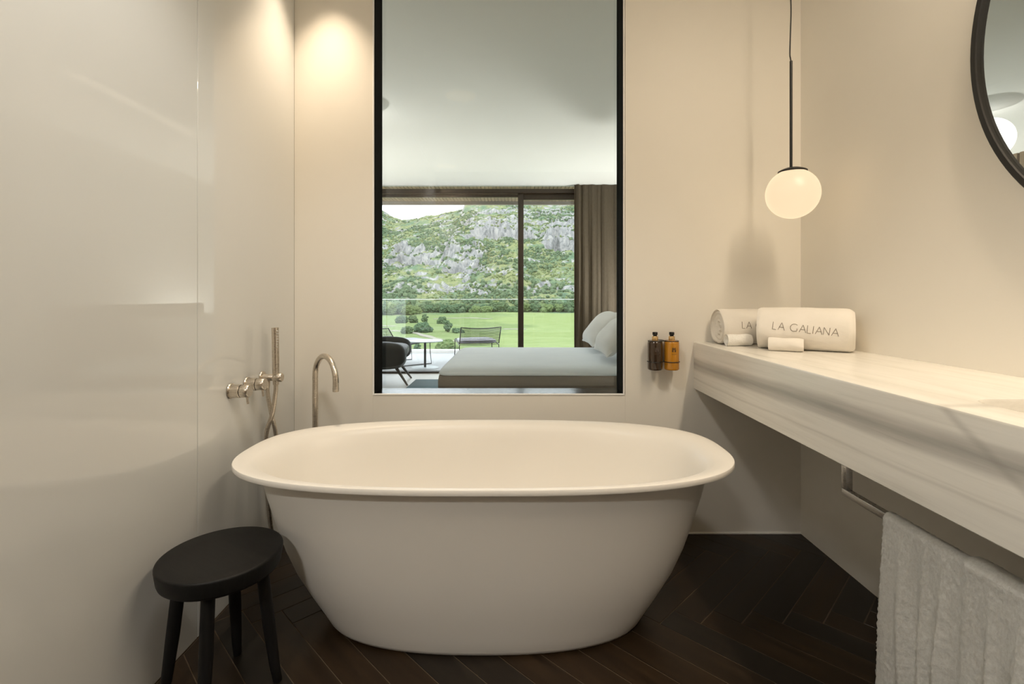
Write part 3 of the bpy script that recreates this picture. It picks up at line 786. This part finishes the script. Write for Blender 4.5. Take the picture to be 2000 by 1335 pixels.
# bedroom globe lamp (seen in the mirror)
bl = thing('bedroom_globe_lamp', 'large white globe lamp reflected at the edge of the mirror', 'lamp', (-1.31, 4.05, 2.36))
obj('globe', LT([(0, -.17)]+[(.17*math.cos(math.radians(a)), .17*math.sin(math.radians(a))) for a in range(-84, 85, 6)]+[(0, .17)], 48), M_lantern, bl)
obj('cord', TB([(0, 0, .169), (0, 0, HB-2.36)], .004, 8), M_black, bl)

# uplighter lights added to brighten the bedroom ceiling, unseen behind the wall
def upfill(label, x, y):
    t = thing('floor_upfill', label, 'lamp', (x, y, 0), 0, 'added fill lights in the bedroom')
    obj('base', LT([(0, 0), (.13, 0), (.135, .006), (.12, .016), (.014, .022)], 36), M_black, t)
    obj('can', LT([(.014, .02), (.075, .022), (.08, .03), (.08, .27), (.076, .27), (.076, .2), (0, .2)], 32), M_black, t)
    l = bpy.data.lights.new('upfill_beam', 'SPOT'); l.energy = P_UPFILL; l.color = (1, .985, .93); l.spot_size = math.radians(150); l.spot_blend = .9; l.shadow_soft_size = .06
    lo = new_obj('upfill_beam', l, t); lo.location = (0, 0, .285); lo.rotation_euler = (math.pi, 0, 0)
upfill('added unseen uplighter can by the slatted wall', -2.3, 5.3)
upfill('added unseen uplighter can beside the headboard', 1.82, 6.05)

# ================================================================== TERRACE FURNITURE
def wire_chair(label, loc, rotz):
    c = thing('wire_chair', label, 'chair', loc, rotz, 'wire lounge chairs on the terrace')
    w = .335; sz, sd = .375, .30       # half width, seat height, half depth
    def back(u, t):                    # u -1..1 across, t 0..1 up the back
        return (u*w, -sd-.02-.17*t-.035*(1-u*u), sz-.02+.285*t-.018*(1-u*u)*t)
    def seat(u, t): return (u*w, -sd-.02+(2*sd+.02)*t, sz-.045+.06*t-.012*(1-u*u))
    loop = [back(-1, 0)]+[back(-1, q/6) for q in range(1, 7)]+[back(-1+2*q/12, 1) for q in range(1, 12)]+[back(1, 1-q/6) for q in range(0, 7)]
    obj('back_frame', TB(loop, .008, 8), M_black, c)
    sl = [seat(-1, q/5) for q in range(6)]+[seat(-1+2*q/8, 1) for q in range(1, 8)]+[seat(1, 1-q/5) for q in range(6)]
    obj('seat_frame', TB(sl, .008, 8), M_black, c)
    for q in range(12):
        t = (q+.5)/12.3
        obj('back_wire', TB([back(-1+2*k/10, t) for k in range(11)], .0050, 6), M_black, c)
    for q in range(9):
        t = (q+.5)/9
        obj('seat_wire', TB([seat(-1+2*k/8, t) for k in range(9)], .0036, 6), M_black, c)
    obj('seat_cushion', SE((0, .02, sz+.008), (.32, .31, .03), .4, .35), M_greycush, c)
    for s in (-1, 1):
        obj('leg', TB([seat(s, .96), (s*w, sd-.02, .20), (s*(w+.01), sd+.0, .008), (s*(w+.01), -sd-.05, .008), (s*w, -sd-.03, .2), seat(s, .02)], .0075, 8), M_black, c)
wire_chair('black wire lounge chair on the terrace, seen above the bed', (-.66, 8.62, TZ), math.radians(14))
wire_chair('black wire lounge chair on the terrace, partly hidden by the armchair', (-1.86, 8.50, TZ), math.radians(-50))
tb = thing('terrace_table', 'small round pedestal table on the terrace', 'table', (-1.432, 7.95, TZ))
obj('table_top', LT([(0, .425), (.27, .425), (.286, .428), (.288, .434), (.284, .439), (0, .44)], 56), M_tabletop, tb)
obj('pedestal', TB([(0, 0, .01), (0, 0, .425)], .0195, 16), M_black, tb)
obj('base_plate', LT([(0, 0), (.215, 0), (.218, .004), (.21, .01), (0, .014)], 48), M_tabletop, tb)

# ================================================================== LANDSCAPE
def vnoise(x, y, seed):
    xi = np.floor(x).astype(np.int64); yi = np.floor(y).astype(np.int64); xf = x-xi; yf = y-yi
    def h(a, b):
        n = (a*374761393+b*668265263+seed*974634721) & 0x7fffffff
        n = ((n ^ (n >> 13))*1274126177) & 0x7fffffff
        return ((n ^ (n >> 16)) & 0xffff)/65535.0
    u = xf*xf*(3-2*xf); v = yf*yf*(3-2*yf)
    return (h(xi, yi)*(1-u)+h(xi+1, yi)*u)*(1-v)+(h(xi, yi+1)*(1-u)+h(xi+1, yi+1)*u)*v
def fbm(x, y, seed, oct=5, g=.5):
    s = 0; a = 1; t = 0
    for o in range(oct): s = s+a*vnoise(x*2**o, y*2**o, seed+o*17); t += a; a *= g
    return s/t
def sstep(t): t = np.clip(t, 0, 1); return t*t*(3-2*t)
def skyline(x):
    """height of the crest (m) along x"""
    xs = [-420, -260, -190, -176, -160, -148, -137, -128, -120, -100, -82, -66, -62, -56, -40, -10, 20, 60, 100, 200, 420]
    zs = [96, 112, 118, 113, 105, 101, 100, 101, 106, 110, 113, 117, 128, 131, 132, 128, 126.5, 128.5, 129, 124, 96]
    return np.interp(x, xs, zs)
BASEY = 336.0
# each cliff: x centre, half width, y position, height, roughness of its foot
CLIFFS = [(-97, 22, 462, 21), (-72, 17, 452, 16), (-44, 17, 440, 24), (-55, 26, 512, 9), (-18, 26, 523, 19), (-35, 40, 556, 9), (28, 34, 520, 12), (54, 24, 482, 22), (35, 50, 556, 10), (-118, 30, 600, 8), (-150, 30, 520, 8), (-5, 60, 598, 8), (60, 60, 590, 7), (-175, 20, 450, 9), (-60, 50, 380, 5), (30, 50, 372, 5), (90, 30, 455, 14), (-25, 22, 404, 5)]
def terrain(x, y):
    meadow = -10.6+1.6*(fbm(x/60, y/60, 3, 3)-.5)+ .8*np.sin(x/38+1)+ 2.2*sstep((-x-20)/60)*np.sin(y/24)*sstep((y-90)/40)*.5
    foot = BASEY+14*(fbm(x/50+9, x*0+2, 5, 3)-.5)*2+ np.where(x > 10, -(x-10)*.85, 0)*np.clip(1, 0, 1)*.55
    crest = skyline(x)
    ycrest = 655.0
    t = (y-foot)/(ycrest-foot)
    hill = -10.6+(crest+10.6)*np.clip(t, 0, 1)**1.04
    z = np.where(y < foot, meadow, hill+ (meadow+10.6)*np.clip(1-(y-foot)/20, 0, 1))
    back = sstep((y-ycrest)/160)
    z = z-back*60
    on = np.clip((y-foot)/25, 0, 1)*np.clip((ycrest+20-y)/20, 0, 1)
    for i, (cx, hw, cy, h) in enumerate(CLIFFS):
        wv = 15*(fbm(x/12+i*3, y/40, 20+i, 3, .45)-.5)*2
        m = sstep((hw*1.25-np.abs(x-cx+16*(fbm(x/14, y/14, 60+i, 3)-.5)))/(hw*.6))*(.45+1.1*sstep((fbm(x/13+7*i, y/13, 90+i, 3)-.30)/.32))
        tt = y-cy-wv+.004*(x-cx)**2
        g = .62*sstep(tt/4.0)+.38*sstep((tt-9-3*(fbm(x/6, y/9, 33+i, 2)-.5))/3.5)-np.clip((tt+h*1.5)/(h*3.2), 0, 1)
        z = z+m*h*g*on
    rough = (fbm(x/26, y/26, 40, 5)-.5)*11+(fbm(x/5, y/5, 41, 3)-.5)*2.2
    # stepped ledges
    led = fbm(x/70, y/40, 51, 3)*60+y*.35
    z = z+rough*on+on*1.8*(sstep((led % 11)/3.0)-(led % 11)/11)
    return z
def terrain_mesh(name, x0, x1, nx_, y0, y1, ny_, material, label):
    X, Y = np.meshgrid(np.linspace(x0, x1, nx_), np.linspace(y0, y1, ny_)); Z = terrain(X, Y)
    co = np.stack([X.ravel(), Y.ravel(), Z.ravel()], 1)
    i = np.arange(nx_*ny_).reshape(ny_, nx_)
    fc = np.stack([i[:-1, :-1].ravel(), i[:-1, 1:].ravel(), i[1:, 1:].ravel(), i[1:, :-1].ravel()], 1)
    me = bpy.data.meshes.new(name); me.vertices.add(len(co)); me.vertices.foreach_set('co', co.ravel())
    me.loops.add(fc.size); me.loops.foreach_set('vertex_index', fc.ravel())
    me.polygons.add(len(fc)); me.polygons.foreach_set('loop_start', np.arange(0, fc.size, 4)); me.polygons.foreach_set('loop_total', np.full(len(fc), 4))
    me.update(calc_edges=True); me.materials.append(material)
    for p in me.polygons: p.use_smooth = False
    o = new_obj(name, me); o['kind'] = 'structure'; o['label'] = label; return o
def hill_b(nt, b):
    geo = N(nt, 'ShaderNodeNewGeometry'); sx = N(nt, 'ShaderNodeSeparateXYZ'); nt.links.new(geo.outputs['Normal'], sx.inputs[0])
    n1 = noise(nt, coords(nt), .045, 6, .65); n2 = noise(nt, coords(nt, (1, 1, .5)), .30, 6, .75); n3 = noise(nt, coords(nt, (1, .6, .6)), .22, 7, .78, .8)
    n5 = noise(nt, coords(nt, (1, 1, 1)), .10, 6, .7)
    grass = ramp(nt, n2, [(.32, (.085, .115, .062)), (.44, (.155, .185, .085)), (.56, (.215, .23, .11)), (.70, (.28, .275, .17))])
    green = ramp(nt, n2, [(.32, (.07, .115, .08)), (.55, (.125, .18, .11)), (.7, (.18, .235, .125))])
    grass = mix(nt, ramp(nt, n1, [(.40, (1,)*3), (.55, (0,)*3)]), grass, green)
    rock = ramp(nt, n3, [(.34, (.11, .115, .115)), (.44, (.215, .217, .215)), (.52, (.30, .295, .288)), (.62, (.39, .377, .352))])
    s = math_n(nt, 'ADD', sx.outputs[2], math_n(nt, 'MULTIPLY', math_n(nt, 'SUBTRACT', n2, .5), .7))
    s = math_n(nt, 'ADD', s, math_n(nt, 'MULTIPLY', math_n(nt, 'SUBTRACT', n5, .5), -1.1))
    fac = ramp(nt, s, [(.58, (1,)*3), (.74, (0,)*3)])
    nt.links.new(mix(nt, fac, grass, rock), b.inputs['Base Color'])
M_hill = mat('rocky_hillside', (.3, .35, .2), 1.0, spec=.0, build=hill_b)  # grass and rock lightened to stand in for air haze
def mead_b(nt, b):
    n1 = noise(nt, coords(nt), .03, 4, .6); n2 = noise(nt, coords(nt, (1, 2.2, 1)), .25, 5, .7)
    tc = N(nt, 'ShaderNodeTexCoord'); sx = N(nt, 'ShaderNodeSeparateXYZ'); nt.links.new(tc.outputs['Object'], sx.inputs[0])
    fair = ramp(nt, n2, [(.25, (.175, .215, .080)), (.5, (.24, .285, .12)), (.8, (.29, .315, .155))])
    roughg = ramp(nt, n2, [(.25, (.115, .165, .065)), (.5, (.18, .225, .095)), (.75, (.27, .285, .15))])
    fx = math_n(nt, 'ADD', math_n(nt, 'MULTIPLY', math_n(nt, 'ADD', sx.outputs[0], 14.0), .04), math_n(nt, 'MULTIPLY', math_n(nt, 'SUBTRACT', n1, .5), 3.0))
    nt.links.new(mix(nt, ramp(nt, fx, [(.1, (0,)*3), (.6, (1,)*3)]), roughg, fair), b.inputs['Base Color'])
M_meadow = mat('meadow_grass', (.4, .5, .2), 1.0, spec=.0, build=mead_b)
terrain_mesh('hillside', -300, 210, 400, 300, 690, 330, M_hill, 'steep green hillside with grey limestone cliffs under a white sky')
terrain_mesh('meadow', -180, 130, 150, 22, 322, 150, M_meadow, 'bright green meadow below the terrace')
def tz(x, y): return float(terrain(np.array([float(x)]), np.array([float(y)]))[0])
# footpaths and sand
M_path = mat('pale_gravel_path', (.36, .33, .27), 1.0, spec=0, build=fabric((.30, .275, .225), (.34, .31, .26), .8, .0))
def path(name, label, pts, w, cat='path'):
    P = spline([(x, y, 0) for x, y in pts], 8); bm = bmesh.new(); rows = []
    for i, p in enumerate(P):
        t = (P[min(i+1, len(P)-1)]-P[max(i-1, 0)]).normalized(); n = Vector((-t.y, t.x, 0))
        ww = w*(.8+.2*math.sin(i*.9))
        zz = max(tz(p.x, p.y), tz(p.x+n.x*ww, p.y+n.y*ww), tz(p.x-n.x*ww, p.y-n.y*ww))+.12
        e = [p-n*ww, p+n*ww]
        rows.append([(e[0].x, e[0].y, zz-.9), (e[1].x, e[1].y, zz-.9), (e[1].x, e[1].y, zz), (e[0].x, e[0].y, zz)])
    loft(bm, rows)
    tag(obj(name, bm, M_path, None, False), label, cat)
path('footpath', 'pale footpath curving across the near meadow beside the terrace table', [(-40, 160), (-32, 152), (-24, 136), (-17, 122), (-10, 118)], 1.3)
path('footpath', 'pale footpath along the far meadow below the tree belt', [(-42, 262), (-32, 258), (-22, 256), (-12, 246)], 2.2)
path('footpath', 'short pale path at the left edge of the meadow', [(-56, 190), (-50, 184), (-44, 182)], 1.6)
path('sand_bunker', 'pale sand bunker on the fairway beside the window mullion', [(-3.5, 168), (1, 167), (4, 167)], 1.5, 'bunker')

# vegetation
def blob(seed, lumps, r0, tall, sub=3):
    rnd = random.Random(seed); bm = bmesh.new()
    for k in range(lumps):
        a = rnd.random()*6.28; d = rnd.random()**.6*r0*.75; h = tall*(.12+.72*rnd.random()*(1-d/r0*.5)); rr_ = r0*(.30+.28*rnd.random())
        ret = bmesh.ops.create_icosphere(bm, subdivisions=sub, radius=rr_)
        for v in ret['verts']:
            q = 1+.32*math.sin(v.co.x*5.1/rr_+k)*math.sin(v.co.y*4.3/rr_+k*2)*math.cos(v.co.z*4.7/rr_)+rnd.uniform(-.16, .16)
            v.co = v.co*q; v.co.z *= .85
            v.co += Vector((d*math.cos(a), d*math.sin(a), h))
            v.co.z = max(v.co.z, .05)
    return bm
def leaf_b(c1, c2, c3, sc):
    def f_(nt, b):
        oi = N(nt, 'ShaderNodeObjectInfo'); n = noise(nt, coords(nt), sc, 4, .7)
        c = ramp(nt, n, [(.3, c1), (.5, c2), (.72, c3)])
        nt.links.new(mix(nt, math_n(nt, 'MULTIPLY', oi.outputs['Random'], .45), c, (.13, .155, .075)), b.inputs['Base Color'])
    return f_
M_leafd = mat('dark_foliage', (.12, .2, .1), 1.0, spec=0, build=leaf_b((.045, .078, .05), (.08, .125, .07), (.14, .185, .095), 3.0))
M_leafl = mat('light_foliage', (.3, .4, .16), 1.0, spec=0, build=leaf_b((.085, .13, .055), (.14, .185, .075), (.21, .24, .11), 3.0))
M_trunk = mat('bark', (.12, .09, .06), 1.0, spec=0, build=fabric((.1, .075, .05), (.15, .11, .08), 6))
CR = {}
for nm, a in {'round': (11, 14, 1.0, 1.8), 'wide': (12, 18, 1.35, 1.4), 'tall': (13, 14, .75, 2.5), 'low': (14, 12, 1.2, .9)}.items():
    bm = blob(*a); finish(bm, False); me = bpy.data.meshes.new('crown_'+nm); bm.to_mesh(me); bm.free(); me.materials.append(M_leafd)
    me2 = me.copy(); me2.materials[0] = M_leafl; CR[nm] = (me, me2)
bm = TB([(0, 0, -.6), (0, 0, .1), (.03, 0, .9)], [.10, .08, .05], 7); finish(bm); TRK = bpy.data.meshes.new('trunk'); bm.to_mesh(TRK); bm.free(); TRK.materials.append(M_trunk)
def tree(name, label, cat, x, y, s, kind, light, group=None, rot=None):
    t = thing(name, label, cat, (x, y, tz(x, y)-.1), random.random()*6.28 if rot is None else rot, group)
    t.scale = (s, s, s)
    new_obj('crown', CR[kind][light], t); new_obj('trunk', TRK, t)
def at(px, py):        # ground point of the meadow under a direction from the camera spot
    best = None
    for Y in np.arange(30, 330, 1.0):
        X = (px-1004)/965*Y; z = 1.0805-(py-577)/965*Y
        if z <= tz(X, Y): return X, Y
    return X, Y
BUSH = [  # position in the meadow (x, y), size, kind, light, label
 (-32.0, 147, 2.0, 'round', 0, 'round dark tree in the meadow above the terrace table'),
 (-27.6, 151, 2.6, 'wide', 0, 'broad dark tree in the meadow left of the right-hand wire chair'),
 (-20.5, 153, 2.4, 'tall', 0, 'tall dark tree in the meadow rising behind the right-hand wire chair'),
 (-17.2, 150, 1.9, 'low', 0, 'low dark shrub in the meadow just above the wire chair back'),
 (-29.5, 200, 2.6, 'round', 0, 'small dark tree in the far meadow between the pale paths'),
 (-47.5, 208, 3.0, 'round', 0, 'dark tree left of a twin in the far meadow'),
 (-43.0, 212, 2.8, 'round', 0, 'dark tree right of its twin in the far meadow'),
 (-37.0, 205, 2.5, 'tall', 0, 'slim dark tree standing alone in the far meadow'),
 (-27.6, 104, 1.4, 'tall', 0, 'small pointed shrub in the near meadow left of the footpath'),
 (-19.2, 98, 1.3, 'tall', 0, 'small pointed shrub just behind the terrace table top'),
 (-13.3, 97, 2.1, 'wide', 1, 'light green leafy bush beside the right-hand wire chair'),
 (-36.5, 125, 2.4, 'wide', 0, 'dark bush in the meadow right of the left-hand wire chair'),
 (-41.5, 140, 2.6, 'round', 1, 'yellow green tree rising above the left-hand wire chair'),
 (-58.0, 190, 4.2, 'wide', 0, 'large dark tree at the left edge of the meadow'),
 (-50.5, 178, 3.2, 'round', 1, 'olive green tree beside the large dark tree at the meadow edge'),
 (-24.8, 92, 1.5, 'low', 1, 'low pale shrub in the near meadow left of the terrace table'),
 (-17.0, 84, 1.6, 'low', 1, 'low pale shrub below the terrace table top'),
 (-12.5, 82, 1.5, 'low', 0, 'low dark shrub right of the terrace table stem'),
]
for x, y, s, k, l, lab in BUSH: tree('meadow_tree', lab, 'tree', x, y, s*.8, k, l, 'trees in the meadow')
rnd = random.Random(21)
for i in range(46):
    x = -92+i*3.2+rnd.uniform(-1.2, 1.2); yb = BASEY-4+rnd.uniform(-8, 5) - (max(0, x-10)*.47)
    if x < -60: yb -= 18
    kd = rnd.choice(['round', 'round', 'tall', 'wide']); lt = 1 if rnd.random() < .3 else 0; pxx = 1004+x/yb*965
    where = 'left of the terrace table' if pxx < 800 else 'above the terrace table' if pxx < 865 else 'above the right-hand wire chair' if pxx < 980 else 'behind the window mullion' if pxx < 1030 else 'right of the window mullion'
    tree('belt_tree', ('pale ' if lt else 'dark ')+{'round': 'round', 'tall': 'slim', 'wide': 'broad'}[kd]+' belt tree at the hill foot, '+where, 'tree', x, yb, rnd.uniform(2.4, 4.2), kd, lt, 'tree belt at the foot of the hill')
# scrub on the hillside: far too many to count
ico = bmesh.new(); bmesh.ops.create_icosphere(ico, subdivisions=1, radius=1.0)
iv = np.array([v.co[:] for v in ico.verts]); ifc = np.array([[v.index for v in f_.verts] for f_ in ico.faces]); ico.free()
def scrub(name, count, seed, smin, smax, material, dens, label, ylim=(335, 650), power=2.0):
    r = np.random.RandomState(seed); X = r.uniform(-270, 190, count*4); Y = r.uniform(*ylim, count*4)
    keep = (fbm(X/28, Y/28, dens, 4) > .42+.25*r.rand(count*4)); X, Y = X[keep][:count], Y[keep][:count]
    Z = terrain(X, Y); slope = np.abs(terrain(X, Y+1.5)-Z)
    k2 = slope < 3.2; X, Y, Z = X[k2], Y[k2], Z[k2]
    n = len(X); s = smin+(smax-smin)*r.rand(n)**power
    V = iv[None]*(1+r.uniform(-.28, .28, (n, len(iv), 1)))*s[:, None, None]; V[:, :, 2] *= r.uniform(.7, 1.3, (n, 1))
    V = V+np.stack([X, Y, Z+s*.35], 1)[:, None, :]
    F = ifc[None]+(np.arange(n)*len(iv))[:, None, None]
    me = bpy.data.meshes.new(name); me.from_pydata(V.reshape(-1, 3).tolist(), [], F.reshape(-1, 3).tolist()); me.update()
    me.materials.append(material); o = new_obj(name, me); tag(o, label, 'scrub', kind='stuff')
M_scrubd = mat('dark_scrub', (.12, .2, .12), 1.0, spec=0, build=leaf_b((.065, .10, .07), (.098, .145, .09), (.15, .195, .115), .3))  # both scrub tones lightened in place of distance haze
M_scrubl = mat('pale_scrub', (.3, .38, .18), 1.0, spec=0, build=leaf_b((.12, .155, .075), (.165, .20, .09), (.215, .235, .12), .3))
scrub('hillside_scrub', 12000, 2, .4, 1.8, M_scrubd, 77, 'dark green scrub scattered over the hillside')
scrub('hillside_scrub', 9000, 3, .35, 1.3, M_scrubl, 78, 'pale green scrub scattered over the hillside')
scrub('hillside_pines', 1100, 4, 1.0, 2.6, M_scrubd, 79, 'dark pines on the lower hillside', (330, 430), 1.2)
